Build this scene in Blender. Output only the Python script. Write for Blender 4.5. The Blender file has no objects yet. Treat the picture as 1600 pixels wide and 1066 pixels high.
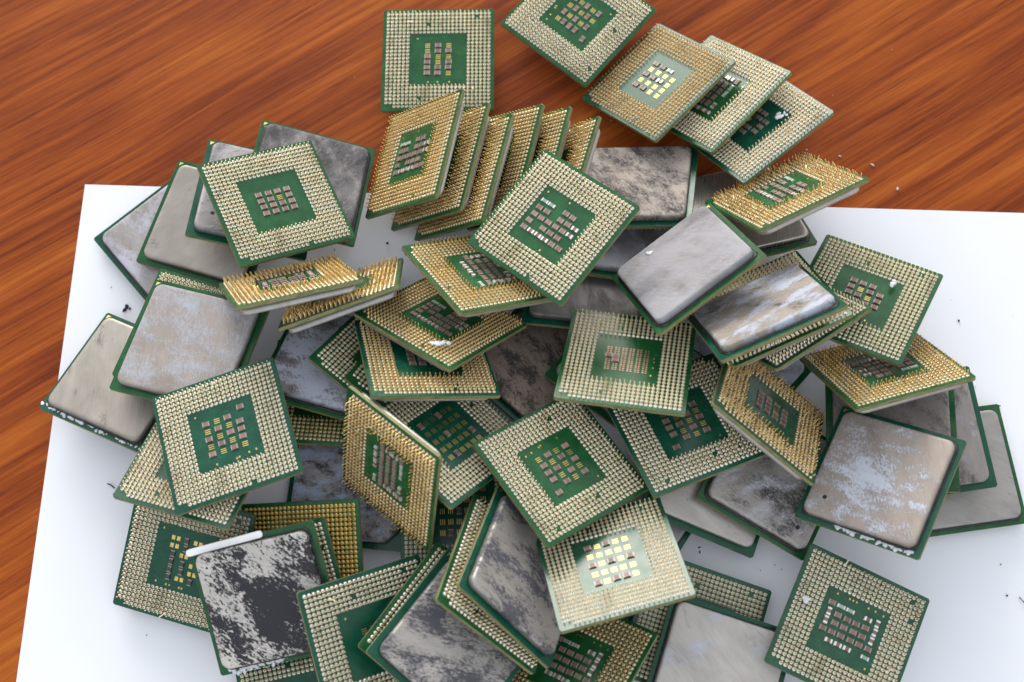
import bpy, bmesh, math, random
from mathutils import Vector, Matrix, Quaternion
sc = bpy.context.scene
col = sc.collection
MM = 0.001
# ---------------------------------------------------------------- camera
ELEV, FOCAL_PX, DIST = math.radians(73.5), 1993.0, 0.380
cam_d = bpy.data.cameras.new('camera')
cam = bpy.data.objects.new('camera', cam_d); col.objects.link(cam)
cam.location = (0, -DIST*math.cos(ELEV), DIST*math.sin(ELEV))
cam.rotation_euler = (math.pi/2-ELEV, 0, 0)
cam_d.sensor_width = 36.0
cam_d.lens = 36.0*FOCAL_PX/1600.0
cam_d.clip_start = 0.01; cam_d.clip_end = 50.0
cam_d.dof.use_dof = True
cam_d.dof.focus_distance = 0.362
cam_d.dof.aperture_fstop = 13.0
sc.camera = cam
# ---------------------------------------------------------------- sky and sun
SUN_EL, SUN_AZ = math.radians(16), math.radians(-13)      # azimuth clockwise from +Y
w = bpy.data.worlds.new('World'); sc.world = w; w.use_nodes = True
wn = w.node_tree.nodes; wl = w.node_tree.links
sky = wn.new('ShaderNodeTexSky'); sky.sky_type = 'NISHITA'; sky.sun_disc = False
sky.sun_elevation = SUN_EL; sky.sun_rotation = SUN_AZ
sky.air_density = 1.0; sky.dust_density = 4.0; sky.ozone_density = 1.0
hsv = wn.new('ShaderNodeHueSaturation'); hsv.inputs['Saturation'].default_value = 0.35
wl.new(sky.outputs[0], hsv.inputs['Color'])
bg = wn['Background']; bg.inputs['Strength'].default_value = 0.15
mx = wn.new('ShaderNodeMix'); mx.data_type = 'RGBA'; mx.inputs[0].default_value = 0.6    # thin even cloud over the clear sky
mx.inputs[7].default_value = (3.5, 3.58, 3.72, 1); wl.new(hsv.outputs[0], mx.inputs[6])
wl.new(mx.outputs[2], bg.inputs['Color'])
sun_d = bpy.data.lights.new('sun', 'SUN'); sun_d.energy = 0.5; sun_d.angle = math.radians(22)
sun_d.color = (1.0, 0.985, 0.96)
sun = bpy.data.objects.new('sun', sun_d); col.objects.link(sun)
sdir = Vector((math.sin(SUN_AZ)*math.cos(SUN_EL), math.cos(SUN_AZ)*math.cos(SUN_EL), math.sin(SUN_EL)))
sun.rotation_euler = (-sdir).to_track_quat('-Z', 'Y').to_euler()
sc.view_settings.view_transform = 'Standard'; sc.view_settings.look = 'None'
sc.view_settings.exposure = 1.32; sc.view_settings.gamma = 1.0
# ---------------------------------------------------------------- materials
def mat(name):
    m = bpy.data.materials.new(name); m.use_nodes = True
    return m, m.node_tree.nodes, m.node_tree.links, m.node_tree.nodes['Principled BSDF']
def lin(r, g, b):
    f = lambda c: (c/255/12.92) if c/255 <= 0.04045 else ((c/255+0.055)/1.055)**2.4
    return (f(r), f(g), f(b), 1)
def ramp(n, stops, interp='LINEAR'):
    r = n.new('ShaderNodeValToRGB'); e = r.color_ramp.elements; r.color_ramp.interpolation = interp
    while len(e) < len(stops): e.new(0.5)
    for k, (p, c) in enumerate(stops):
        e[k].position = p; e[k].color = c if len(c) == 4 else (*c, 1)
    return r
def noise(n, l, vec, scale, detail=4, rough=.55, dist=0):
    t = n.new('ShaderNodeTexNoise'); t.inputs['Scale'].default_value = scale
    t.inputs['Detail'].default_value = detail; t.inputs['Roughness'].default_value = rough
    t.inputs['Distortion'].default_value = dist
    if vec is not None: l.new(vec, t.inputs['Vector'])
    return t
def math_node(n, l, op, a, b=None, c=None, clamp=False):
    m = n.new('ShaderNodeMath'); m.operation = op; m.use_clamp = clamp
    for k, v in enumerate((a, b, c)):
        if v is None: continue
        if isinstance(v, (int, float)): m.inputs[k].default_value = v
        else: l.new(v, m.inputs[k])
    return m.outputs[0]
def mix(n, l, fac, a, b, typ='MIX'):
    m = n.new('ShaderNodeMix'); m.data_type = 'RGBA'; m.blend_type = typ
    if isinstance(fac, (int, float)): m.inputs[0].default_value = fac
    else: l.new(fac, m.inputs[0])
    for k, v in ((6, a), (7, b)):
        if isinstance(v, tuple): m.inputs[k].default_value = v
        else: l.new(v, m.inputs[k])
    return m.outputs[2]
def coords(n, l, off=(0, 0, 0), rot=0, scale=(1, 1, 1)):
    tc = n.new('ShaderNodeTexCoord'); r = n.new('ShaderNodeMapping'); mp = n.new('ShaderNodeMapping')
    r.inputs['Rotation'].default_value = (0, 0, rot); mp.inputs['Location'].default_value = off
    mp.inputs['Scale'].default_value = scale
    l.new(tc.outputs['Object'], r.inputs['Vector']); l.new(r.outputs[0], mp.inputs['Vector']); return mp.outputs[0], tc.outputs['Object']
def bump(n, l, h, dist, strength, bsdf):
    b = n.new('ShaderNodeBump'); b.inputs['Distance'].default_value = dist; b.inputs['Strength'].default_value = strength
    l.new(h, b.inputs['Height']); l.new(b.outputs[0], bsdf.inputs['Normal'])

def board_material(name, c, dirt=.25, rough=.22):
    m, n, l, b = mat(name)
    info = n.new('ShaderNodeObjectInfo')
    v, _ = coords(n, l)
    add = n.new('ShaderNodeVectorMath'); add.operation = 'ADD'; l.new(v, add.inputs[0])
    cmb = n.new('ShaderNodeCombineXYZ'); l.new(math_node(n, l, 'MULTIPLY', info.outputs['Random'], 7.0), cmb.inputs[0]); l.new(cmb.outputs[0], add.inputs[1])
    v = add.outputs[0]
    a = noise(n, l, v, 260, 5, .6); f = noise(n, l, v, 1800, 3, .6)
    r = ramp(n, [(.35, (1-dirt,)*3), (.62, (1.08,)*3)]); l.new(a.outputs[0], r.inputs[0])
    cc = mix(n, l, 1.0, c, r.outputs[0], 'MULTIPLY')
    r2 = ramp(n, [(.66, (0,)*3), (.74, (1,)*3)]); l.new(f.outputs[0], r2.inputs[0])
    cc = mix(n, l, math_node(n, l, 'MULTIPLY', r2.outputs[0], .35), cc, lin(150, 150, 130))
    l.new(cc, b.inputs['Base Color'])
    rr = ramp(n, [(.3, (rough-.03,)*3), (.7, (rough+.08,)*3)]); l.new(a.outputs[0], rr.inputs[0]); l.new(rr.outputs[0], b.inputs['Roughness'])
    b.inputs['IOR'].default_value = 1.5; b.inputs['Specular IOR Level'].default_value = .33
    bump(n, l, f.outputs[0], .00004, .35, b)
    return m
M = {}
M['board'] = board_material('solder_mask_green', lin(26, 82, 44))
M['board_teal'] = board_material('solder_mask_teal', lin(13, 76, 56))
M['board_gray'] = board_material('solder_mask_gray_green', lin(38, 82, 60))
def edge_material():
    m, n, l, b = mat('board_edge')
    v, _ = coords(n, l, scale=(1, 1, 6)); a = noise(n, l, v, 500, 4)
    r = ramp(n, [(.3, lin(84, 92, 54)), (.7, lin(134, 128, 84))]); l.new(a.outputs[0], r.inputs[0]); l.new(r.outputs[0], b.inputs['Base Color'])
    b.inputs['Roughness'].default_value = .6
    return m
M['edge'] = edge_material()
def metal(name, c, rough, var=.0, metallic=1.0, scale=900):
    m, n, l, b = mat(name)
    v, _ = coords(n, l); a = noise(n, l, v, scale, 3)
    r = ramp(n, [(.3, tuple(x*(1-var) for x in c[:3])), (.7, tuple(min(1, x*(1+var)) for x in c[:3]))]); l.new(a.outputs[0], r.inputs[0])
    low = noise(n, l, v, 170, 4, .6); rl = ramp(n, [(.33, (.62, .55, .44)), (.46, (1, 1, 1))]); l.new(low.outputs[0], rl.inputs[0])
    l.new(mix(n, l, .75 if var else 0.0, r.outputs[0], mix(n, l, 1.0, r.outputs[0], rl.outputs[0], 'MULTIPLY')), b.inputs['Base Color'])
    b.inputs['Metallic'].default_value = metallic; b.inputs['Roughness'].default_value = rough
    return m
M['gold'] = metal('gold_plated_pin', (.70, .49, .19), .32, .2)  # same plating, deepened: mutual reflection among tilted chips' pins put into the colour
M['pale_gold'] = metal('sky_paled_gold_pin', (.86, .75, .52), .34, .12)  # same plating, paled: sky reflection on pins seen end-on painted into the colour
M['solder'] = metal('solder', (.86, .83, .75), .40, .10, .35)
M['warm_solder'] = metal('warm_solder', (.76, .65, .45), .38, .12, .5)
M['gold_solder'] = metal('gold_ball', (.95, .66, .20), .36, .12, .6)
M['annulus'] = metal('shade_brown_pad_ring', (.34, .27, .16), .5, .2, .35)  # solder pad ring, browned to paint in the reflected shade between pins
M['pad'] = metal('gold_pad', (.62, .48, .16), .40, .15)
M['bare_pad'] = metal('bare_copper_pad', (.36, .25, .18), .45, .2)
M['tin'] = metal('tin_terminal', (.72, .71, .69), .38, .15, .6)
M['dull_tin'] = metal('dull_tin_terminal', (.34, .30, .28), .5, .15, .4)
def cap_material(name, c1, c2):
    m, n, l, b = mat(name); info = n.new('ShaderNodeObjectInfo')
    r = ramp(n, [(0, c1), (1, c2)]); l.new(info.outputs['Random'], r.inputs[0])
    v, _ = coords(n, l); a = noise(n, l, v, 1500, 3)
    r2 = ramp(n, [(.3, (.8,)*3), (.7, (1.1,)*3)]); l.new(a.outputs[0], r2.inputs[0])
    l.new(mix(n, l, 1.0, r.outputs[0], r2.outputs[0], 'MULTIPLY'), b.inputs['Base Color']); b.inputs['Roughness'].default_value = .5
    return m
M['ceramic'] = cap_material('capacitor_ceramic', lin(110, 86, 76), lin(136, 110, 98))
M['ceramic_dark'] = cap_material('capacitor_dark_ceramic', lin(50, 47, 44), lin(70, 65, 60))
M['resistor'] = cap_material('resistor_body', lin(120, 150, 130), lin(150, 170, 150))
def sealant_material():
    m, n, l, b = mat('black_sealant'); v, _ = coords(n, l); a = noise(n, l, v, 700, 4)
    r = ramp(n, [(.35, (.006, .007, .007)), (.7, (.03, .035, .033))]); l.new(a.outputs[0], r.inputs[0]); l.new(r.outputs[0], b.inputs['Base Color'])
    b.inputs['Roughness'].default_value = .35; bump(n, l, a.outputs[0], .0003, .6, b); return m
M['sealant'] = sealant_material()
def plain(name, c, rough=.5, var=.1, scale=300):
    m, n, l, b = mat(name); v, _ = coords(n, l); a = noise(n, l, v, scale, 4)
    r = ramp(n, [(.3, tuple(x*(1-var) for x in c[:3])), (.7, tuple(min(1, x*(1+var)) for x in c[:3]))]); l.new(a.outputs[0], r.inputs[0])
    l.new(r.outputs[0], b.inputs['Base Color']); b.inputs['Roughness'].default_value = rough
    bump(n, l, a.outputs[0], .0001, .3, b); return m
M['paste'] = plain('white_paste', (.56, .59, .63), .5, .08, 900)
M['hole'] = plain('dark_hole', (.008, .008, .01), .7)
M['strip'] = plain('white_plastic', (.86, .87, .88), .4, .03)
M['dirt'] = plain('dark_crumb', (.035, .03, .035), .8, .4, 2000)
M['crumb'] = plain('pale_crumb', (.5, .5, .5), .7, .3, 2000)
M['fibre'] = plain('brown_fibre', (.30, .16, .10), .7)

def lid_material(seed, base=(.40, .37, .34), rough=.36, white=0.0, dark=0.0, scale=150, pull=.30, wc=None, dc=None, stretch=0.0,
                 wcol=(.60, .64, .72), dcol=(.035, .036, .042), brown=0.0, fine=.35, soft=.05, metallic=.45):
    """old nickel lid: brushed metal, stains, left-over thermal paste in ragged patches"""
    m, n, l, b = mat('nickel_lid')
    rnd = random.Random(seed)
    off = (rnd.uniform(1, 9), rnd.uniform(1, 9), rnd.uniform(1, 9)); ang = stretch if stretch else rnd.uniform(0, 6.28)
    v, raw = coords(n, l, off, ang, (.75, 1.5, 1)); vs, _ = coords(n, l, off, ang, (.6, 12, 1)); v2, _ = coords(n, l, (off[1], off[2], off[0]), ang+1, (.75, 1.5, 1))
    cloud = noise(n, l, v, 70, 5, .62, .6); grain = noise(n, l, vs, 260, 6, .7); big = noise(n, l, v2, scale, 7, .62, .15); big2 = noise(n, l, v, scale*.8, 7, .64, .25)
    fin = noise(n, l, v, scale*9, 5, .7, .3)
    def falloff(cx, cy, rad):
        s = n.new('ShaderNodeVectorMath'); s.operation = 'SUBTRACT'; l.new(raw, s.inputs[0]); s.inputs[1].default_value = (cx*MM, cy*MM, 0)
        s2 = n.new('ShaderNodeVectorMath'); s2.operation = 'MULTIPLY'; l.new(s.outputs[0], s2.inputs[0]); s2.inputs[1].default_value = (1, 1, 0)
        ln = n.new('ShaderNodeVectorMath'); ln.operation = 'LENGTH'; l.new(s2.outputs[0], ln.inputs[0])
        return math_node(n, l, 'SUBTRACT', pull, math_node(n, l, 'MULTIPLY', ln.outputs['Value'], pull/(rad*MM)))
    def mask(src, amount, centre):
        x = math_node(n, l, 'ADD', src, math_node(n, l, 'MULTIPLY', math_node(n, l, 'SUBTRACT', fin.outputs[0], .5), fine))
        if centre: x = math_node(n, l, 'ADD', x, falloff(*centre))
        t = 1-amount
        r = ramp(n, [(max(0, t-soft), (0,)*3), (min(1, t+soft), (1,)*3)]); l.new(x, r.inputs[0]); return r.outputs[0]
    cr = ramp(n, [(.30, tuple(x*.80 for x in base)), (.70, tuple(x*1.16 for x in base))]); l.new(cloud.outputs[0], cr.inputs[0])
    gr = ramp(n, [(.3, (.88,)*3), (.7, (1.08,)*3)]); l.new(grain.outputs[0], gr.inputs[0])
    c = mix(n, l, 1.0, cr.outputs[0], gr.outputs[0], 'MULTIPLY')
    if brown: 
        br = ramp(n, [(.5, (0,)*3), (.75, (brown,)*3)]); l.new(big2.outputs[0], br.inputs[0]); c = mix(n, l, br.outputs[0], c, (.20, .13, .09, 1))
    met = None; cover = None
    if dark:
        dm = mask(big2.outputs[0], dark, dc); c = mix(n, l, dm, c, (*dcol, 1)); cover = dm
    if white:
        wm = mask(big.outputs[0], white, wc); c = mix(n, l, wm, c, (*wcol, 1)); cover = wm if cover is None else math_node(n, l, 'MAXIMUM', cover, wm)
    l.new(c, b.inputs['Base Color'])
    if cover is not None:
        l.new(math_node(n, l, 'MULTIPLY', math_node(n, l, 'SUBTRACT', 1.0, cover), metallic), b.inputs['Metallic'])
        l.new(math_node(n, l, 'MULTIPLY_ADD', cover, .25, math_node(n, l, 'MULTIPLY_ADD', grain.outputs[0], .16, rough-.08)), b.inputs['Roughness'])
        h = math_node(n, l, 'ADD', math_node(n, l, 'MULTIPLY', cover, math_node(n, l, 'MULTIPLY_ADD', fin.outputs[0], .6, .7)), math_node(n, l, 'MULTIPLY', grain.outputs[0], .12))
    else:
        b.inputs['Metallic'].default_value = metallic
        l.new(math_node(n, l, 'MULTIPLY_ADD', grain.outputs[0], .16, rough-.08), b.inputs['Roughness'])
        h = math_node(n, l, 'ADD', math_node(n, l, 'MULTIPLY', grain.outputs[0], .15), math_node(n, l, 'MULTIPLY', fin.outputs[0], .12))
    b.inputs['Specular IOR Level'].default_value = .3
    bump(n, l, h, .00014, .6, b)
    return m

# ---------------------------------------------------------------- mesh helpers
def link(name, me, parent=None, mats=(), kind=None):
    o = bpy.data.objects.new(name, me); col.objects.link(o)
    for k in mats:
        if len(me.materials) < len(mats): me.materials.append(k)
    if parent: o.parent = parent
    if kind: o['kind'] = kind
    return o
def from_py(name, vs, fs, mi=None, smooth=False):
    me = bpy.data.meshes.new(name); me.from_pydata([tuple(c*MM for c in v) for v in vs], [], fs)
    if mi: me.polygons.foreach_set('material_index', mi)
    me.polygons.foreach_set('use_smooth', [smooth]*len(fs) if isinstance(smooth, bool) else smooth)
    me.update(); return me
def rounded(h, r, seg=6, cut=False):
    pts = []
    for cx, cy, a0 in ((h-r, h-r, 0), (-h+r, h-r, 90), (-h+r, -h+r, 180), (h-r, -h+r, 270)):
        for k in ((0, seg) if cut else range(seg+1)):
            a = math.radians(a0+90*k/seg); pts.append((cx+r*math.cos(a), cy+r*math.sin(a)))
    return pts
def rings(prof, r, seg=6, cut=False, cap_top=True, cap_bot=True, flip=False, smooth=True, jitter=None):
    """stack of rounded-square rings; prof = [(half, z, radius)]"""
    vs, fs, sm = [], [], []; n = None
    for h, z, rr in prof:
        p = rounded(h, rr, seg, cut); n = len(p)
        for k, (x, y) in enumerate(p):
            if jitter: x, y = x*(1+jitter[k % len(jitter)]), y*(1+jitter[(k*7+3) % len(jitter)])
            vs.append((x, y, z))
    for i in range(len(prof)-1):
        for k in range(n):
            a, b2 = i*n+k, i*n+(k+1) % n
            f = (a, b2, b2+n, a+n); fs.append(f[::-1] if flip else f); sm.append(smooth)
    if cap_bot: f = tuple(range(n)); fs.append(f if flip else f[::-1]); sm.append(False)
    if cap_top: f = tuple(range((len(prof)-1)*n, len(prof)*n)); fs.append(f[::-1] if flip else f); sm.append(False)
    return vs, fs, sm
T_SUB, T_LID = 1.15, 2.3
# board: z 0 (lid side) .. T_SUB (pin side)
def board_mesh(top):
    vs, fs, sm = rings([(17.42, 0, .5), (17.5, .08, .5), (17.5, T_SUB-.08, .5), (17.42, T_SUB, .5)], 1, 2, cut=True, smooth=False)
    mi = [0]*len(fs)
    for k, f in enumerate(fs):
        zz = [vs[i][2] for i in f]
        if min(zz) > .05 and max(zz) < T_SUB-.05: mi[k] = 1
    me = from_py('board', vs, fs, mi, sm); me.materials.append(M[top]); me.materials.append(M['edge']); return me
BOARD = {k: board_mesh(k) for k in ('board', 'board_teal', 'board_gray')}
def lid_mesh(cut=False):
    h = 15.7; r = 3.4 if cut else 2.3
    prof = [(h, -.25, r), (h, -T_LID+.55, r), (h-.10, -T_LID+.28, r), (h-.32, -T_LID+.08, r), (h-.62, -T_LID, r*.9), (h-1.2, -T_LID, r*.8)]
    vs, fs, sm = rings(prof, r, 6, cut=cut, flip=True)
    return from_py('lid', vs, fs, None, sm)
LID, LID_CUT = lid_mesh(), lid_mesh(True)
def sealant_mesh(seed):
    rnd = random.Random(seed); j = [rnd.uniform(-.008, .03) for _ in range(23)]
    vs, fs, sm = rings([(16.0, -.003, 2.2), (16.1, -.15, 2.2), (15.8, -.34, 2.2)], 2, 6, flip=True, jitter=j)
    return from_py('sealant', vs, fs, None, sm)
SEAL = [sealant_mesh(s) for s in range(4)]
for s in SEAL: s.materials.append(M['sealant'])
def pins_mesh(seed, bent=.010, wob=.035, gold=False, extra=None, pale=False):
    rnd = random.Random(seed); vs, fs, mi, sm = [], [], [], []
    S = 6
    for i in range(26):
        for j in range(26):
            if 6 <= i < 20 and 6 <= j < 20: continue
            if (i, j) in ((0, 0), (1, 0)) or rnd.random() < .002: continue
            x, y = (i-12.5)*1.27, (j-12.5)*1.27
            tx, ty = rnd.gauss(0, wob), rnd.gauss(0, wob)
            if extra and extra(i, j, rnd):
                tx += rnd.uniform(-1.2, 1.2); ty += rnd.uniform(-1.2, 1.2)
            if rnd.random() < bent:
                a = rnd.uniform(0, 6.28); q = rnd.uniform(.4, 1.3); tx += q*math.cos(a); ty += q*math.sin(a)
            R0 = .55 if gold else (.49 if pale else .42)
            L = 1.85; rs = .185 if pale else .16
            nz = L/math.sqrt(1+tx*tx+ty*ty)*(1)
            ring = [(.615, 0, 0), (.60, .035, 0), (R0, .05, 0), ((.36 if pale else .29) if not gold else .44, .22, 0), (rs+.02, .40, 0), (rs, .9, .3), (rs, L-.08, .95), (rs*.6, L, 1.0)]
            base = len(vs)
            for rr, zz, tfac in ring:
                bend = tfac*L
                k = nz/L
                ox, oy = tx*bend*k, ty*bend*k
                zc = T_SUB + (zz if tfac == 0 else .4+(zz-.4)*k)
                for s in range(S):
                    a = s*2*math.pi/S; vs.append((x+ox+rr*math.cos(a), y+oy+rr*math.sin(a), zc))
            for q in range(len(ring)-1):
                for s in range(S):
                    a = base+q*S+s; b2 = base+q*S+(s+1) % S
                    fs.append((a, b2, b2+S, a+S)); mi.append(2 if q < 2 else (1 if q < 4 else 0)); sm.append(True)
            fs.append(tuple(base+(len(ring)-1)*S+s for s in range(S))); mi.append(0); sm.append(True)
    me = from_py('pins', vs, fs, mi, sm)
    me.materials.append(M['pale_gold' if pale else 'gold']); me.materials.append(M['gold_solder' if gold else ('solder' if pale else 'warm_solder')]); me.materials.append(M['annulus']); return me
PINS = {'a': pins_mesh(1), 'b': pins_mesh(2, .002, .03, pale=True), 'c': pins_mesh(3, .02, .05, pale=True), 'p': pins_mesh(8, .004, .04, pale=True),
        'bent': pins_mesh(4, .05, .08), 'gold': pins_mesh(5, 0, .02, True),
        'edge': pins_mesh(6, .01, .05, False, lambda i, j, r: j > 22 and 11 < i < 17 and r.random() < .7),
        'fan': pins_mesh(7, .05, .14)}
def cap_mesh(kind):
    lx, ly, hz = {'C': (1.80, 1.42, .40), 'W': (2.0, 1.15, .45), 'D': (1.7, 1.15, .42), 'S': (2.1, 1.0, .34)}[kind]
    e = {'C': .22, 'W': .50, 'D': .22, 'S': .30}[kind]
    bm = bmesh.new()
    def box(x0, x1, y0, y1, z0, z1, idx):
        v = [bm.verts.new((x*MM, y*MM, z*MM)) for z in (z0, z1) for x, y in ((x0, y0), (x1, y0), (x1, y1), (x0, y1))]
        for f in ((3, 2, 1, 0), (4, 5, 6, 7), (0, 1, 5, 4), (1, 2, 6, 5), (2, 3, 7, 6), (3, 0, 4, 7)):
            bm.faces.new([v[k] for k in f]).material_index = idx
    z0 = T_SUB+.02
    box(-lx/2+e, lx/2-e, -ly/2+.03, ly/2-.03, z0, z0+hz, 0)
    for s in (-1, 1):
        a, b2 = sorted((s*lx/2, s*(lx/2-e))); box(a, b2, -ly/2, ly/2, z0-.02, z0+hz+.03, 1)
        a, b2 = sorted((s*lx/2, s*(lx/2+.10))); box(a, b2, -ly/2-.05, ly/2+.05, z0-.02, z0+.16, 1)
    me = bpy.data.meshes.new('capacitor'); bm.to_mesh(me); bm.free()
    me.materials.append({'D': M['ceramic_dark'], 'S': M['resistor']}.get(kind, M['ceramic'])); me.materials.append(M['dull_tin' if kind in 'CD' else 'tin']); return me
CAP = {k: cap_mesh(k) for k in 'CWDS'}
LAYOUT = {  # rows from the c0-c1 edge downwards; C/W/D capacitors, S resistor, E gold bars, Q gold squares, B bare bars
    'full': (['CCCC', 'CCEC', 'CCCC', 'CCCC'], 2.85, 2.1, [], []),
    'check': (['CEC.', 'ECEC', 'CECC', 'ECEC', 'CECE'], 3.0, 2.25, [('C', 5.4, 6.2)], [(-7, 7.4), (-4, -7.6), (1.5, -7.8), (2.2, -7.6), (5, -7.2), (7, -7)]),
    'dense': (['CSS.WW', 'WCCCCW', 'WCCCCW', 'CCCCCC', '.WWW.S'], 2.62, 2.45, [], [(-6, 7.8), (-2.5, 7.9), (-1.5, 7.9), (-.5, 7.9), (3, 7.8), (5, 7.8), (7.4, 7.6), (7.6, -7.6)]),
    'dense2': (['SS.CC.', 'CC.CCW', 'CCCCCW', 'C.CCC.', 'CWWWCC'], 2.55, 2.35, [], [(-7.5, 7.4), (0, 7.9), (2, -7.9)]),
    'three': (['ECE', 'ECC', 'CEE', 'CEC', 'CCC', 'CCE'], 3.3, 1.9, [], [(-6.5, 7.2), (-3, -7.8), (0, -7.8), (3.6, -7.8)]),
    'squares': (['QDQ', 'QDD', 'DQD', 'DDQ', 'DDQ', 'DQD'], 3.3, 2.2, [], [(-7.3, 7.4), (-6.5, -7.6), (-3.4, -7.8), (-2.4, -7.8), (.5, -7.8), (1.3, -7.8)]),
    'mix': (['CCS.', 'EEEE', 'CCWE', 'EEEE', 'CCEE'], 3.2, 2.3, [], []),
    'many': (['EEECE', 'EEEEE', 'CEEEE', 'EECEE', 'EEEEC', 'CEEEE'], 3.0, 2.3, [], [(-7.4, 0)]),
    'bare': (['BBBBBB', 'BBBBBB', 'CCBBBB', 'BCBBBB', 'BBBBBB', 'BBBBBB'], 2.05, 1.55, [], [(7.2, 1.5), (7.4, .2), (7.3, -2), (7.0, -5)]),
    'glare': (['CECEE', 'EEEEE', 'CECEC', 'EEEEE', 'CECCE'], 2.5, 3.0, [], []),
    'four': (['CCC.', 'CECC', 'CCEC', 'ECCC', '.EC.'], 2.8, 2.2, [], [(2, -7.6), (3.5, -7.6)]),
    'sparse': (['EEE', 'CE.', 'E.C'], 2.6, 2.6, [], [(-6.8, 7.2), (2, -7.7)]),
}
pad_cache = {}
def pads_mesh(key):
    if key in pad_cache: return pad_cache[key]
    rows, px, py, extra, dots = LAYOUT[key]; vs, fs, mi = [], [], []
    def bar(x, y, sx, sy, idx):
        b0 = len(vs)
        for z in (T_SUB-.01, T_SUB+.05):
            for ax, ay in ((-1, -1), (1, -1), (1, 1), (-1, 1)): vs.append((x+ax*sx/2, y+ay*sy/2, z))
        for f in ((4, 5, 6, 7), (0, 1, 5, 4), (1, 2, 6, 5), (2, 3, 7, 6), (3, 0, 4, 7)): fs.append(tuple(b0+k for k in f)); mi.append(idx)
    for r, row in enumerate(rows):
        for c, ch in enumerate(row):
            x, y = (c-(len(row)-1)/2)*px, ((len(rows)-1)/2-r)*py
            if ch == 'E':
                for k in (-1, 0, 1): bar(x, y+k*.56, 1.55, .25, 0)
            elif ch == 'Q':
                for sx in (-1, 1): bar(x+sx*.75, y, 1.0, 1.2, 0)
            elif ch == 'B':
                for sx in (-1, 1):
                    for k in (-1, 1): bar(x+sx*.42, y+k*.36, .55, .42, 1)
    for x, y in dots: bar(x, y, .42, .55, 0)
    if not vs: pad_cache[key] = None; return None
    me = from_py('pads', vs, fs, mi); me.materials.append(M['pad']); me.materials.append(M['bare_pad']); pad_cache[key] = me; return me
def tri_mark():
    z1, z0 = -.03, .01
    vs = [(-16.7, -16.7, z0), (-15.5, -16.7, z0), (-16.7, -15.5, z0), (-16.7, -16.7, z1), (-15.5, -16.7, z1), (-16.7, -15.5, z1)]
    me = from_py('mark', vs, [(3, 5, 4), (0, 1, 4, 3), (1, 2, 5, 4), (2, 0, 3, 5)]); me.materials.append(M['pad']); return me
MARK = tri_mark()
def disc(name, r, z0, z1, m, seg=12):
    vs = [(r*math.cos(k*2*math.pi/seg), r*math.sin(k*2*math.pi/seg), z) for z in (z0, z1) for k in range(seg)]
    fs = [(k, (k+1) % seg, seg+(k+1) % seg, seg+k)[::-1] for k in range(seg)] + [tuple(range(2*seg-1, seg-1, -1))[::-1]]
    me = from_py(name, vs, [f[::-1] for f in fs] if z1 > z0 else fs); me.materials.append(m); return me
HOLE = disc('vent', .62, -T_LID+.05, -T_LID-.004, M['hole'])
def lumps(name, items, m, seed=0, squash=.45):
    """ragged flattened lumps: items = (x, y, z, r) in mm"""
    rnd = random.Random(seed); bm = bmesh.new()
    for x, y, z, r in items:
        g = bmesh.ops.create_icosphere(bm, subdivisions=2, radius=1.0)
        a = rnd.uniform(0, 6.28); sx, sy = rnd.uniform(.7, 1.35), rnd.uniform(.7, 1.2)
        p1, p2, p3 = (rnd.uniform(0, 6.28) for _ in range(3))
        for v in g['verts']:
            d = 1+.22*math.sin(3*v.co.x+p1)+.2*math.sin(4*v.co.y+p2)+.15*math.sin(5*v.co.z+p3)
            qx, qy = v.co.x*sx*d, v.co.y*sy*d
            v.co = Vector((x+r*(qx*math.cos(a)-qy*math.sin(a)), y+r*(qx*math.sin(a)+qy*math.cos(a)), z+r*squash*v.co.z*d))*MM
    for f in bm.faces: f.smooth = True
    me = bpy.data.meshes.new(name); bm.to_mesh(me); bm.free(); me.materials.append(m); return me

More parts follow.
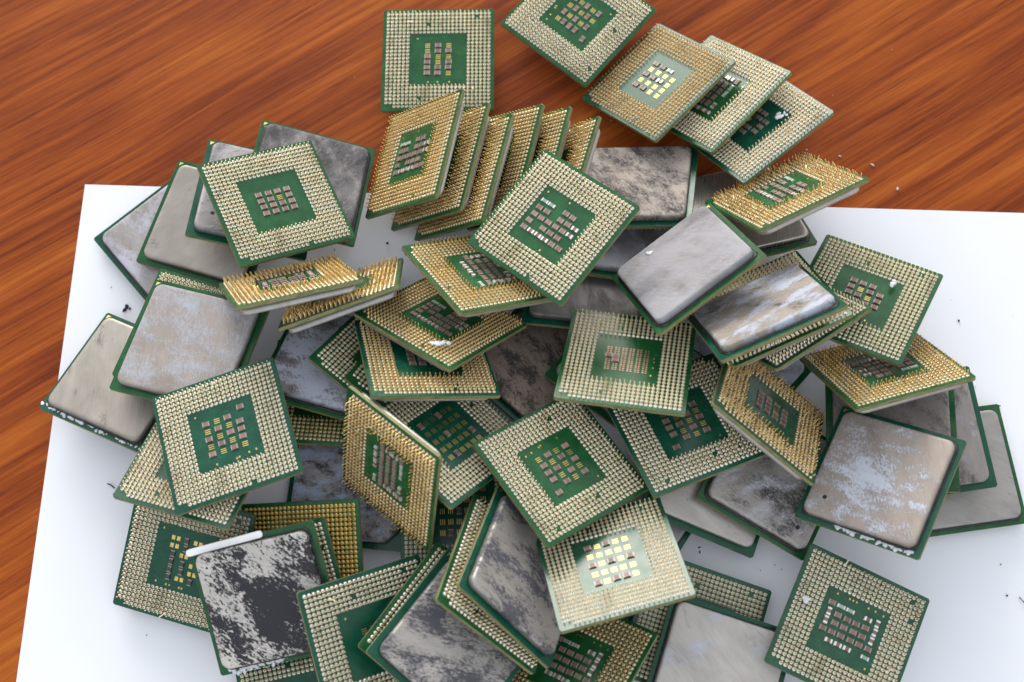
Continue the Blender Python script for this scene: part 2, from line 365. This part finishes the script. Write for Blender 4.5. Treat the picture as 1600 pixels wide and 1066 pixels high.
# ---------------------------------------------------------------- table and paper
def wood_material():
    m, n, l, b = mat('varnished_red_wood')
    A = math.radians(-33)
    v, _ = coords(n, l, (3.1, 1.7, 0), A, (1, 1, 1))
    vg, _ = coords(n, l, (3.1, 1.7, 0), A, (1, 8, 1)); vf, _ = coords(n, l, (1.1, 4.7, 0), A, (1, 42, 1)); vp, _ = coords(n, l, (2.1, 7.7, 0), A, (1, 38, 1))
    warp = noise(n, l, v, 7, 2, .4)
    def warped(vec, amt):
        w2 = n.new('ShaderNodeVectorMath'); w2.operation = 'MULTIPLY_ADD'; l.new(warp.outputs['Color'], w2.inputs[0]); w2.inputs[1].default_value = (0, amt, 0); l.new(vec, w2.inputs[2]); return w2.outputs[0]
    band = noise(n, l, warped(vg, .10), 9, 4, .55); streak = noise(n, l, warped(vf, .30), 11, 9, .74); pore = noise(n, l, warped(vp, .3), 26, 5, .75)
    cloud = noise(n, l, v, 9, 3, .5)
    r1 = ramp(n, [(.34, (.075, .011, .002)), (.44, (.170, .030, .004)), (.53, (.275, .060, .007)), (.65, (.40, .112, .014))])
    x = math_node(n, l, 'ADD', math_node(n, l, 'MULTIPLY', band.outputs[0], .40), math_node(n, l, 'MULTIPLY', streak.outputs[0], .55))
    x = math_node(n, l, 'ADD', x, math_node(n, l, 'MULTIPLY', cloud.outputs[0], .20)); x = math_node(n, l, 'SUBTRACT', x, .075)
    l.new(x, r1.inputs[0])
    rp = ramp(n, [(.33, (.50, .42, .42)), (.45, (1, 1, 1))]); l.new(pore.outputs[0], rp.inputs[0])
    c = mix(n, l, 1.0, r1.outputs[0], rp.outputs[0], 'MULTIPLY')
    l.new(c, b.inputs['Base Color'])
    b.inputs['Roughness'].default_value = .5; b.inputs['Specular IOR Level'].default_value = .14
    h = math_node(n, l, 'ADD', streak.outputs[0], pore.outputs[0]); bump(n, l, h, .0003, .25, b)
    return m
bm = bmesh.new(); bmesh.ops.create_cube(bm, size=1); 
for v in bm.verts: v.co = Vector((v.co.x*3.0, v.co.y*2.4+.3, v.co.z*.04-.02-.0003))
me = bpy.data.meshes.new('table'); bm.to_mesh(me); bm.free(); me.materials.append(wood_material())
t = link('table_top', me); t['kind'] = 'structure'; t['label'] = 'varnished reddish brown wooden table top with dark grain'
def paper_material():
    m, n, l, b = mat('white_paper'); v, _ = coords(n, l); a = noise(n, l, v, 900, 4, .6); c = noise(n, l, v, 20, 3)
    r = ramp(n, [(.3, (.69, .712, .765)), (.7, (.725, .745, .79))]); l.new(c.outputs[0], r.inputs[0]); l.new(r.outputs[0], b.inputs['Base Color'])
    b.inputs['Roughness'].default_value = .75; bump(n, l, a.outputs[0], .00004, .3, b); return m
def make_paper():
    W, Hh, nx, ny = 297., 210., 60, 42; vs, fs = [], []
    def z(x, y): return .05+.25*(.5+.5*math.sin(x*.021+1)*math.sin(y*.027+.5))
    for top in (1, 0):
        for j in range(ny+1):
            for i in range(nx+1):
                x, y = W*i/nx, -Hh*j/ny; vs.append((x, y, z(x, y)+(.1 if top else 0)))
    N = (nx+1)*(ny+1)
    for j in range(ny):
        for i in range(nx):
            a = j*(nx+1)+i; fs.append((a, a+nx+1, a+nx+2, a+1)); fs.append((N+a, N+a+1, N+a+nx+2, N+a+nx+1))
    per = [i for i in range(nx+1)] + [j*(nx+1)+nx for j in range(1, ny+1)] + [ny*(nx+1)+i for i in range(nx-1, -1, -1)] + [j*(nx+1) for j in range(ny-1, 0, -1)]
    B = len(vs); vs += [vs[k] for k in per]+[vs[N+k] for k in per]; q = len(per)
    for k in range(q): fs.append((B+k, B+(k+1) % q, B+q+(k+1) % q, B+q+k))
    me = from_py('paper', vs, fs, None, True); me.materials.append(paper_material()); return me
p = link('paper_sheet', make_paper()); p.location = (-.1320, .0505, -.0003); p.rotation_euler = (0, 0, -.0329)
p['label'] = 'large plain white sheet of paper under the pile of chips'; p['category'] = 'paper sheet'
POSES={
'P3':(44.22,79.45,12.92,-0.1108,-0.5092,-0.7888),
'P4':(60.48,74.70,14.40,-0.1217,-0.5321,-0.7836),
'P5':(71.85,64.56,15.31,-0.1452,-0.4817,-0.8995),
'P2':(20.82,103.54,9.32,0.0082,-0.0423,-0.7121),
'P7':(11.03,22.30,37.12,-0.0043,-0.2986,-0.6855),
'P28':(-7.54,12.14,29.03,-0.7075,-0.2029,-1.0509),
'R1':(-29.18,51.10,20.39,-0.1118,-0.8381,-0.1827),
'R2':(-21.81,48.92,16.09,-0.1296,-0.8580,-0.1956),
'R3':(-14.77,45.11,17.02,-0.1264,-0.8883,-0.2191),
'R4':(-7.06,50.19,14.73,-0.0930,-0.7864,-0.2243),
'R5':(1.50,48.69,15.42,-0.1077,-0.8481,-0.2338),
'R6':(10.75,44.61,16.41,-0.1430,-0.9742,-0.2680),
'P1':(-23.10,89.47,7.55,0.0164,-0.0348,-0.0029),
'P6':(-67.54,34.45,24.89,-0.1284,0.3152,0.4222),
'P29':(-19.64,-0.39,23.59,-0.7284,-0.0786,-0.6812),
'P30':(-23.62,-12.71,27.63,-0.6606,0.2357,0.1649),
'G26':(-61.87,8.51,29.79,-1.0077,0.0378,0.3860),
'G27':(-48.06,8.46,21.21,-0.9807,-0.2871,0.2155),
'P33':(-32.77,-44.65,30.97,0.8773,-0.6417,-0.4665),
'P10':(77.39,36.50,28.16,-0.4897,-0.7834,-1.0310),
'L9':(47.38,11.03,35.04,-0.1485,-0.7968,-0.9982),
'L8':(36.79,43.96,13.87,-0.4493,-0.1860,-0.1209),
'L11':(67.58,36.45,11.20,-0.3578,0.0896,0.3072),
'L12':(66.80,-3.63,40.95,-0.4320,-0.8962,-1.1457),
'P13':(70.82,2.22,26.96,-0.3059,-0.6352,-1.1522),
'P14':(99.18,6.57,21.88,-0.3100,-0.1611,-0.5018),
'P15':(103.35,-14.06,22.82,-0.6009,-0.6746,-1.1779),
'P46':(31.34,-14.04,29.44,-0.5096,-0.0594,-0.1809),
'P66':(76.31,1.36,20.86,-0.4843,-0.5830,-0.8804),
'P49':(70.77,-26.86,25.43,-0.6467,0.4868,-0.4948),
'P48':(47.05,-30.43,24.61,-0.2535,-0.2318,-1.1725),
'P44':(13.25,-43.08,27.98,-0.3918,0.0453,-0.9702),
'L8b':(33.34,31.19,8.64,-0.3312,0.0257,-0.1434),
'L8c':(21.77,15.85,8.93,-0.3472,0.0174,-0.0966),
'L47':(33.69,-11.34,10.75,-0.2488,-0.0375,-0.6770),
'L45':(7.57,-10.46,7.68,-0.2574,0.1016,-0.7241),
'P43':(-16.82,-33.28,25.02,-0.5377,0.1362,-0.7857),
'P32':(-24.16,-13.71,13.52,-0.3869,0.2894,-0.5432),
'P31':(-33.94,-10.00,14.02,-0.4106,0.2742,-0.6321),
'P23':(-76.36,-35.10,31.12,-0.1519,-0.0954,0.3197),
'L21':(-90.26,-7.96,21.14,-0.1193,-0.0611,-0.2674),
'P22':(-91.15,-3.48,15.01,-0.1049,0.0150,-0.2969),
'L5':(-60.59,44.82,14.98,-0.1760,0.2494,-0.1571),
'L3':(-75.64,39.86,14.11,-0.2215,0.2534,-0.1073),
'L2':(-89.99,33.90,7.53,-0.0218,-0.0005,-0.2972),
'L1':(-102.12,29.87,3.00,-0.0058,0.0028,-0.8465),
'P36':(-84.99,-39.97,23.23,-0.3248,-0.1420,-0.3125),
'L20':(-112.25,-14.20,7.83,-0.2233,-0.0848,-0.4320),
'L25':(-51.06,-9.86,11.62,-0.3835,0.0429,-0.2855),
'P34':(-52.54,-17.86,8.82,-0.3340,0.0161,-0.0561),
'P52':(25.58,-68.94,33.56,-0.5989,-0.1440,0.2333),
'L58':(3.21,-71.83,27.38,-0.4155,0.7097,-0.4895),
'P60':(-1.95,-73.59,25.92,-0.3888,0.6738,-0.4312),
'L61':(-14.03,-89.11,24.61,-0.1532,0.3666,-0.6691),
'P62':(-16.61,-86.68,20.33,-0.1259,0.3539,-0.6414),
'P40':(-35.67,-87.54,21.74,0.1898,0.4444,0.3082),
'L38':(-65.00,-77.52,21.25,0.3309,-0.1508,0.2262),
'P39':(-62.34,-76.15,16.88,0.3225,-0.1492,0.2474),
'P37':(-90.53,-66.07,10.61,0.3389,-0.1347,-0.2590),
'P42':(-57.55,-67.67,11.60,0.2269,-0.2672,0.0318),
'P63':(-13.61,-52.47,11.33,0.0037,0.0105,0.0423),
'L35':(-46.30,-44.08,4.60,-0.0062,-0.0863,-0.0930),
'P41':(-55.70,-104.78,3.40,-0.0006,-0.0008,0.2347),
'L17':(98.61,-46.25,25.47,-0.1328,-0.4753,-0.4543),
'L16':(105.61,-30.73,16.24,-0.1091,-0.2008,-0.0645),
'L18':(115.56,-30.98,10.29,0.0275,-0.1777,0.1329),
'L19':(126.49,-39.81,3.49,0.0113,-0.0027,0.1382),
'P56':(90.08,-85.13,14.70,-0.0396,0.0527,-0.4466),
'L50':(74.05,-42.44,11.07,-0.0260,0.1886,-0.5032),
'L51':(57.45,-42.47,8.88,0.0136,0.1886,-0.3690),
'P57':(15.59,-93.68,13.85,-0.3160,-0.3834,-0.4993),
'L55':(55.11,-96.78,10.85,0.0182,0.0505,-0.3166),
'P54':(50.32,-85.03,6.27,0.0579,0.1228,-0.3186),
'L53':(28.68,-58.83,3.08,0.0047,-0.0023,-0.6001),
'L65':(64.12,-10.17,3.09,0.0006,0.0026,-0.7456)}
# ---------------------------------------------------------------- the chips
def C_(x=None, **k): return k
# name: side, label, board, pins, layout, quarter turns, lid kwargs
W_, D_ = (.60, .64, .72), (.035, .036, .042)
CH = {
'P1': dict(l='pins-up chip lying alone on bare wood at the top, three columns of parts', lay='three', tu=0, pin='p'),
'P2': dict(l="white-pinned chip on bare wood cut off by the photo's top edge", lay='check', tu=1, pin='p'),
'P3': dict(l='uppermost of three overlapping pins-up chips on the wood, right of the cut-off chip', lay='mix', b='board_gray', pin='a'),
'P4': dict(l='middle one of three overlapping pins-up chips on the wood, dark centre half covered', lay='dense', tu=1),
'P5': dict(l='lowest of three overlapping pins-up chips on wood, gray paste beside its centre', lay='four', b='board_teal', paste=[(6.8, 5.0, .9), (6.2, 6.0, .7), (7.6, 5.8, .8), (8.5, 7.2, .6), (7.2, 7.4, .5)], pin='p'),
'P7': dict(l='bright pins-up chip set cornerwise on top of pile, before the upright row', lay='dense2', pin='b', tu=0),
'P28': dict(l='gold-pinned tilted chip tucked under left corner of the topmost cornerwise chip', lay='dense', pin='a'),
'R1': dict(l='foremost of six upright leaning chips, its green centre fully visible', lay='dense2', pin='a'),
'R2': dict(l='second of the six upright leaning chips, counted from its visible-centred front one', pin='bent'),
'R3': dict(l='third of the six upright leaning chips, its lower edge behind the gold tilted chip', pin='bent'),
'R4': dict(l='fourth of the six upright leaning chips, rising highest behind the topmost chip', pin='a'),
'R5': dict(l='fifth of the six upright leaning chips, next to the last one', pin='bent'),
'R6': dict(l='last of six upright leaning chips, beside the cloudy dark-smeared lid', pin='bent'),
'P6': dict(l='white-pinned chip atop the upper left lids, sixteen brown capacitors in its centre', lay='full', pin='b'),
'P29': dict(l='gold-pinned tilted chip with white paste fleck near its lowest corner', lay='dense2', pin='a', b='board', paste=[(8.5, -13.0, 1.3), (9.6, -11.6, 1.2), (10.8, -10.2, 1.0)]),
'P30': dict(l='gold-pinned chip partly covered by the paste-flecked gold chip', lay='full', pin='a', b='board_teal'),
'G26': dict(l='chip seen nearly edge-on with orange-gold pins and bright white lid edge', lay='dense', pin='bent'),
'G27': dict(l='second edge-on chip with dull gray edge, behind the white-edged one', pin='fan'),
'P33': dict(l='steeply tilted gold-pinned chip standing like a diamond left of centre', lay='dense', pin='bent', tu=1),
'P32': dict(l='narrow chip sliver with few bronze pin rows, squeezed against gold chip', pin='p'),
'P31': dict(l='chip corner whose pin rows read as long silver stripes, left of gold stack', pin='p'),
'P10': dict(l='gold chip with fanned bent pins near the upper right paper edge', lay='dense2', pin='fan'),
'P13': dict(l='pins-up chip under the white-smeared lid of same tilt, edge rows showing', pin='p'),
'P14': dict(l='pins-up chip over white paper at right with white paste blob on one part', lay='four', pin='p', paste=[(6.2, 6.8, .7), (6.2, 7.8, .7), (6.1, 6.0, .5)]),
'P15': dict(l='gold-pinned tilted chip with silvery capacitors under the paste-blobbed pins-up chip', lay='dense2', pin='bent', tu=1),
'P46': dict(l='pins-up chip at pile centre with columns of tiny bare brown pads', lay='bare', pin='p'),
'P66': dict(l='almost hidden pins-up chip, one green strip below the white-smeared lid pair', pin='p'),
'P49': dict(l='steeply tilted gold chip with hazy green centre, left of white-pasted lid', lay='full', pin='fan', b='board_gray'),
'P48': dict(l='pins-up chip with teal centre half hidden below the bare-pad chip', lay='check', b='board_teal', tu=1, pin='p'),
'P44': dict(l='large pins-up chip at front centre, checkered parts, overlapping the glaring chip', lay='check', tu=1, pin='p', b='board'),
'P43': dict(l='pins-up chip with many empty gold bar pads, behind the diamond-standing gold chip', lay='many', b='board_teal', pin='p'),
'P23': dict(l='pins-up chip at left with checkered parts, overlapping the blue-blotted lid', lay='check', b='board_teal', pin='b'),
'P22': dict(l='chip under the blue-blotted lid, few pin rows showing along its top', pin='p'),
'P34': dict(l='gold-pinned chip strip beneath the bluish pasted lid with black fleck', pin='a'),
'P36': dict(l='tan-pinned chip sticking out under the checkered pins-up chip at left', lay='sparse', pin='p', b='board_gray'),
'P37': dict(l='stained chip with square gold pads at lower left, brown corroded pins', lay='squares', b='board_teal', pin='c', rust=1),
'P52': dict(l='glaring whitish pins-up chip mirroring the sky, gold bars in its centre', lay='glare', pin='p', b='board_gray'),
'P60': dict(l='pins-up chip under the cloudy gray lid, silver pin rows along its left', pin='p'),
'P62': dict(l='pins-up chip under the gray-swirled lid, single silver pin row showing', pin='p'),
'P40': dict(l='grayish pins-up chip at the bottom, covering a corner of the black-smeared lid', lay='sparse', b='board_teal', pin='p'),
'P39': dict(l='chip under the black-smeared lid, gray edge strip with pins along its right', pin='c', b='board_gray'),
'P42': dict(l='chip with large bright yellow gold pin dots behind the black-smeared lid', pin='gold', b='board'),
'P63': dict(l='shadowed chip deep in the gap below the empty-pad chip, gold bars lit', lay='many', b='board_teal', pin='p', tu=1),
'P41': dict(l='chip at the bottom edge under the black-smeared lid, rows of silver pins', pin='p', b='board_teal'),
'P56': dict(l='tan-pinned chip lying apart on white paper at the lower right', lay='dense', pin='c', b='board_gray', paste=[(-13.6, 2.2, .8), (-13.0, 2.6, .6)]),
'P57': dict(l='dark-centred chip at bottom edge with bent gold pins along its top', lay='dense', pin='edge', tu=0),
'P54': dict(l='tan-pinned chip strip lying just above the clean pale bottom lid', pin='p', b='board_gray'),
'L9': dict(l='smooth steeply tilted steel lid chip with one small white drop', lid=dict(base=(.29, .285, .295), rough=.6, metallic=.15, white=.50, scale=60, soft=.14, wcol=(.31, .31, .335), dark=.42, dcol=(.10, .095, .095), fine=.7, brown=.25), seal=1, paste=[(-12.2, -5.2, 1.0)]),
'L11': dict(l='shiny clean lid chip half under the fanned-pin gold chip', lid=dict(base=(.36, .335, .30), rough=.26, metallic=.85), seal=1),
'L12': dict(l='tilted lid chip with white smears resting on a parallel pins-up chip', lid=dict(base=(.27, .24, .205), rough=.6, metallic=.15, white=.475, scale=150, fine=.55, soft=.06, wcol=(.37, .40, .48), dark=.38, dcol=(.07, .062, .05)), seal=1),
'L8': dict(l='lid chip with cloudy dark smears at the right end of upright row', lid=dict(base=(.30, .265, .235), rough=.65, metallic=.1, dark=.47, scale=150, soft=.10, dcol=(.055, .052, .056), fine=.6)),
'L8b': dict(l='gray lid chip directly in front of the cloudy dark-smeared lid', lid=dict(base=(.25, .245, .255), rough=.42, white=.45, wcol=(.34, .36, .44), soft=.12)),
'L8c': dict(l='dark gray lid chip lying just above the bare-pad chip', lid=dict(base=(.19, .18, .172), rough=.40, dark=.38, soft=.15, dcol=(.06, .055, .055))),
'L47': dict(l='lid chip mostly hidden, green corner with gold mark left of bare-pad chip', lid=dict(base=(.3, .28, .27))),
'L45': dict(l='brownish lid chip down in the dark gap between gold and bare-pad chips', lid=dict(base=(.27, .215, .18), rough=.40, dark=.47, scale=170, dcol=(.04, .035, .035), soft=.08, fine=.7, brown=.5)),
'L5': dict(l='dark-smeared lid chip on the wood behind the white-pinned upper left chip', lid=dict(base=(.17, .163, .165), rough=.48, metallic=.4, dark=.50, scale=120, soft=.14, dcol=(.05, .05, .054), fine=.6, stretch=1.0, white=.34, wcol=(.34, .32, .31)), seal=1),
'L3': dict(l='lid chip with a black dot, directly left of dark-smeared lid', lid=dict(base=(.29, .28, .285), rough=.45, dark=.40, soft=.12, dcol=(.11, .11, .12)), hole=(-11.2, -9.8)),
'L2': dict(l='clean beige lid chip in the middle of the three fanned upper left lids', lid=dict(base=(.30, .275, .25), rough=.5, dark=.34, soft=.08, dcol=(.12, .12, .125))),
'L1': dict(l='outermost of the fanned upper left lids, pale streaks and black lower edge', lid=dict(base=(.30, .285, .275), rough=.48, white=.46, scale=120, soft=.08, wcol=(.42, .42, .48), brown=.4), seal=1),
'L21': dict(l='large beige lid chip with pale blue paste blots at left', lid=dict(base=(.29, .255, .232), rough=.55, white=.46, scale=110, wcol=(.35, .37, .42), soft=.12, fine=.7, brown=.35, metallic=.25)),
'L20': dict(l='leftmost lid chip, plain brushed metal with white paste along one edge', lid=dict(base=(.28, .26, .232), rough=.42, dark=.34, soft=.1, dcol=(.1, .1, .1)), hem=[(-17, -15.9), (16.4, -16.3)], seal=1),
'L25': dict(l='bluish pasted lid chip with a black fleck under the dull edge-on chip', lid=dict(base=(.25, .23, .23), rough=.5, metallic=.2, white=.54, scale=110, wcol=(.42, .45, .54), dark=.43, dcol=(.02, .02, .022), soft=.05, fine=.6), seal=1),
'L35': dict(l='cut-cornered lid chip with speckled blue paste under the diamond-standing chip', lid=dict(base=(.31, .285, .27), rough=.5, metallic=.25, white=.48, scale=220, wcol=(.34, .42, .56), dark=.47, dcol=(.04, .045, .06), fine=.8, soft=.05), cut=1),
'L58': dict(l='lid chip with cloudy gray patches on a pins-up chip, left of glaring chip', lid=dict(base=(.36, .34, .315), rough=.42, dark=.48, scale=150, dcol=(.075, .075, .09), soft=.06, fine=.6)),
'L61': dict(l='gray-swirled lid chip at the bottom between grayish chip and stacked lid pair', lid=dict(base=(.38, .36, .335), rough=.45, dark=.48, scale=130, dcol=(.075, .075, .09), soft=.07, fine=.6)),
'L38': dict(l='lid chip thickly smeared with black paste at lower left', lid=dict(base=(.50, .48, .45), rough=.5, metallic=.2, dark=.47, scale=105, dcol=(.03, .03, .037), dc=(4.0, 2.0, 21), pull=.15, soft=.03, fine=.85), seal=1, hem=[(-14.5, -16.8), (-3, -16.6)]),
'L17': dict(l='lid chip caked with white paste, small black hole near one corner', lid=dict(base=(.33, .285, .25), rough=.5, metallic=.3, white=.40, scale=170, wcol=(.47, .50, .57), wc=(-2.5, 1.5, 15), pull=.22, soft=.08, fine=.9, brown=.3), hole=(-11.0, -10.2), seal=1, hem=[(-6, -16.2), (10, -16.4)]),
'L16': dict(l='dirty gray lid chip directly behind the white-pasted lid', lid=dict(base=(.24, .22, .205), rough=.48, dark=.42, scale=140, dcol=(.055, .05, .05), soft=.12, fine=.6), hole=(8.5, 11.5)),
'L18': dict(l='middle of the three fanned lids right of the white-pasted lid', lid=dict(base=(.28, .26, .245), rough=.48, dark=.40, soft=.08, dcol=(.085, .08, .08), white=.36, wcol=(.36, .36, .41))),
'L19': dict(l='clean lid chip lying flat on paper at the far right, outermost of its fan', lid=dict(base=(.31, .295, .28), rough=.48, dark=.33, soft=.1, dcol=(.16, .155, .155)), seal=1),
'L50': dict(l='smudged gray lid chip with black hole, below the hazy-centred gold chip', lid=dict(base=(.34, .32, .295), rough=.46, dark=.32, scale=130, soft=.10, dcol=(.045, .042, .042), dc=(4, 4, 20), fine=.7, white=.40, wcol=(.44, .44, .48)), hole=(11.0, -10.8), seal=1),
'L51': dict(l='narrow-looking bright lid chip with dark oval stain, right of glaring chip', lid=dict(base=(.40, .38, .35), rough=.34, dark=.37, soft=.03, dcol=(.06, .06, .07), scale=110)),
'L53': dict(l='lid chip corner flat on paper beneath the dark-stained bright lid', lid=dict(base=(.28, .27, .29), rough=.45), seal=1),
'L55': dict(l='clean pale lid chip cut off by the bottom edge, right of centre', lid=dict(base=(.42, .40, .375), rough=.55, white=.36, scale=100, wcol=(.42, .46, .58), soft=.1, dark=.28, dcol=(.18, .18, .2), metallic=.3), seal=1),
'L65': dict(l='bluish speckled lid chip glimpsed between two tilted gold chips at right', lid=dict(base=(.30, .30, .32), rough=.45, white=.54, scale=200, wcol=(.40, .46, .58), fine=.7, soft=.06)),
}
GROUP = 'old computer processor chips heaped on the table'
def rv(x, y, z):
    v = Vector((x, y, z)); a = v.length
    return Matrix.Rotation(a, 3, v/a) if a > 1e-9 else Matrix.Identity(3)
ROOT = {}
def build_chip(key, idx):
    d = CH[key]; px, py, pz, a, b, c = POSES[key]; R = rv(a, b, c); p = Vector((px, py, pz))
    up = key[0] != 'L'
    o = bpy.data.objects.new('processor_chip', None); col.objects.link(o); o.empty_display_size = .01
    if up:
        Q = R @ Matrix.Rotation(-math.pi/2*d.get('tu', 0), 3, 'Z'); loc = p - R.col[2]*T_SUB
    else:
        Q = R @ Matrix.Rotation(math.pi, 3, 'X'); loc = p
    o.matrix_world = Matrix.Translation(loc*MM) @ Q.to_4x4()
    o['label'] = d['l']; o['category'] = 'processor chip'; o['group'] = GROUP
    bd = d.get('b', 'board' if up else ('board_teal' if idx % 2 else 'board'))
    link('substrate', BOARD[bd], o)
    pn = link('pins', PINS[d.get('pin', 'ab'[idx % 2])], o, kind='stuff')
    me = LID_CUT if d.get('cut') else LID
    if up:
        lm = LIDPLAIN[idx % 3]
    else:
        lm = lid_material(idx*17+5, **d['lid'])
    h = bpy.data.objects.new('heat_spreader', me); col.objects.link(h); h.parent = o
    if not me.materials: me.materials.append(lm)
    h.material_slots[0].link = 'OBJECT'; h.material_slots[0].material = lm
    if d.get('seal') or up: link('sealant', SEAL[idx % 4], o)
    link('corner_mark', MARK, o)
    if d.get('hole'):
        q = link('vent_hole', HOLE, o); q.location = (d['hole'][0]*MM, -d['hole'][1]*MM, 0)
    lay = d.get('lay')
    if lay:
        rows, sx, sy, extra, dots = LAYOUT[lay]; rnd = random.Random(idx)
        pm = pads_mesh(lay)
        if pm: link('contact_pads', pm, o, kind='stuff')
        items = [(ch, (cc-(len(row)-1)/2)*sx, ((len(rows)-1)/2-r)*sy) for r, row in enumerate(rows) for cc, ch in enumerate(row)] + list(extra)
        for ch, x, y in items:
            if ch in CAP:
                q = link('capacitor', CAP[ch], o); q.location = ((x+rnd.uniform(-.08, .08))*MM, (y+rnd.uniform(-.06, .06))*MM, 0)
                vert = (lay == 'dense' and ch == 'W' and abs(x) > 5) or lay == 'squares'
                q.rotation_euler = (0, 0, (math.pi/2 if vert else 0)+rnd.uniform(-.05, .05))
    # smears are given in the seen frame (x to the right along c0-c1, y up)
    def seen(x, y):
        if up:
            k = d.get('tu', 0)*math.pi/2; return (x*math.cos(k)-y*math.sin(k), x*math.sin(k)+y*math.cos(k))
        return (x, -y)
    it = []
    if d.get('paste'):
        for x, y, r in d['paste']:
            sx, sy = seen(x, y); it.append((sx, sy, T_SUB+1.75 if up else -T_LID, r))
    if d.get('hem'):
        (x0, y0), (x1, y1) = d['hem']; rnd = random.Random(idx+3)
        for k in range(34):
            f = k/25; x, y = seen(x0+(x1-x0)*f+rnd.gauss(0, .3), y0+(y1-y0)*f+rnd.gauss(0, .35)); it.append((x, y, -.06, rnd.uniform(.3, .8)))
    if it: link('paste_smear', lumps('paste', it, M['paste'], idx, .2), o)
    ROOT[key] = o; return o
LIDPLAIN = [lid_material(900+k, base=(.46-.03*k, .44-.03*k, .42-.03*k), rough=.34) for k in range(3)]
for k, key in enumerate(POSES): build_chip(key, k)

# ---------------------------------------------------------------- loose things
def strip_mesh():
    vs, fs, sm = [], [], []; L, wd, hh, n = 11.0, 1.0, .55, 8
    out = []
    for s, a0 in ((1, -90), (-1, 90)):
        for k in range(n+1):
            a = math.radians(a0+180*k/n); out.append((s*(L-wd)+wd*math.cos(a)*(.75 if s > 0 else 1), wd*math.sin(a)))
    m = len(out)
    for f, z in ((1, 0), (1, hh*.7), (.8, hh)):
        for x, y in out: vs.append((x if f == 1 else x*.985, y*f, z))
    for i in range(2):
        for k in range(m): fs.append((i*m+k, i*m+(k+1) % m, (i+1)*m+(k+1) % m, (i+1)*m+k)); sm.append(True)
    fs.append(tuple(range(2*m, 3*m))); sm.append(False); fs.append(tuple(range(m-1, -1, -1))); sm.append(False)
    me = from_py('strip', vs, fs, None, sm); me.materials.append(M['strip']); return me
s = link('plastic_strip', strip_mesh()); Lr = ROOT['L38'].matrix_world
s.matrix_world = Lr @ Matrix.Translation(Vector((-7.2, -16.9, -.02))*MM) @ Matrix.Rotation(math.pi, 4, 'X') @ Matrix.Rotation(.03, 4, 'Z')
s['label'] = 'thin white plastic strip lying along the top edge of the black-smeared lid chip'; s['category'] = 'plastic strip'
rnd = random.Random(77)
def crumbs(name, spots, m, label):
    o = link(name, lumps(name, spots, m, len(spots), .6)); o['kind'] = 'stuff'; o['label'] = label
pts = [(-115.6, 10.6, .3, .75), (-116.2, 9.6, .3, .6), (-114.6, 10.1, .3, .45), (-114, -46, .3, .5), (-32, 27.5, .3, .5), (-38, 31, .3, .4)]
for _ in range(46):
    x = rnd.choice([rnd.uniform(96, 150), rnd.uniform(-125, -95), rnd.uniform(-66, -50), rnd.uniform(50, 85)])
    y = {0: rnd.uniform(-118, 30)}[0] if x > 90 or x < -90 else (rnd.uniform(12, 30) if x < 0 else rnd.uniform(-75, -60))
    pts.append((x, y, .25, rnd.uniform(.08, .28)))
crumbs('dirt_crumbs', pts, M['dirt'], 'small dark crumbs scattered on the white paper')
pts = [(102, 60, 0, .5), (112, 57, 0, .45), (97, 52.5, 0, .35), (119, 49, 0, .5), (96, 47, 0, .3), (86, 70, 0, .4)]
for _ in range(16): pts.append((rnd.uniform(-60, 130), rnd.uniform(60, 110), -.1, rnd.uniform(.1, .25)))
crumbs('paste_crumbs', pts, M['crumb'], 'pale dried paste crumbs scattered on the wood')
def tube(name, path, r, m, seg=6):
    bm = bmesh.new(); prev = None
    for i, q in enumerate(path):
        q = Vector(q); t = (Vector(path[min(i+1, len(path)-1)])-Vector(path[max(i-1, 0)])).normalized(); u = t.orthogonal().normalized(); v = t.cross(u)
        ring = [bm.verts.new((q+(u*math.cos(a)+v*math.sin(a))*r)*MM) for a in (k*2*math.pi/seg for k in range(seg))]
        if prev:
            for k in range(seg): bm.faces.new((prev[k], prev[(k+1) % seg], ring[(k+1) % seg], ring[k]))
        else: bm.faces.new(ring[::-1])
        prev = ring
    bm.faces.new(prev)
    for f in bm.faces: f.smooth = True
    bmesh.ops.recalc_face_normals(bm, faces=bm.faces); me = bpy.data.meshes.new(name); bm.to_mesh(me); bm.free(); me.materials.append(m); return me
f = link('wood_fibre', tube('fibre', [(142.5, -75.2, .4), (143.6, -76.6, .6), (145, -77.0, .5), (146.6, -78.2, .4)], .22, M['fibre']))
f['label'] = 'tiny brown fibre lying on the paper at the far right'; f['category'] = 'fibre'
f = link('loose_pin', tube('pin', [(-116.5, -43.0, .5), (-115.4, -43.4, .6), (-114.3, -44.3, .5)], .2, M['dirt']))
f['label'] = 'short dark broken-off pin on paper beside the tan-pinned left chip'; f['category'] = 'pin'
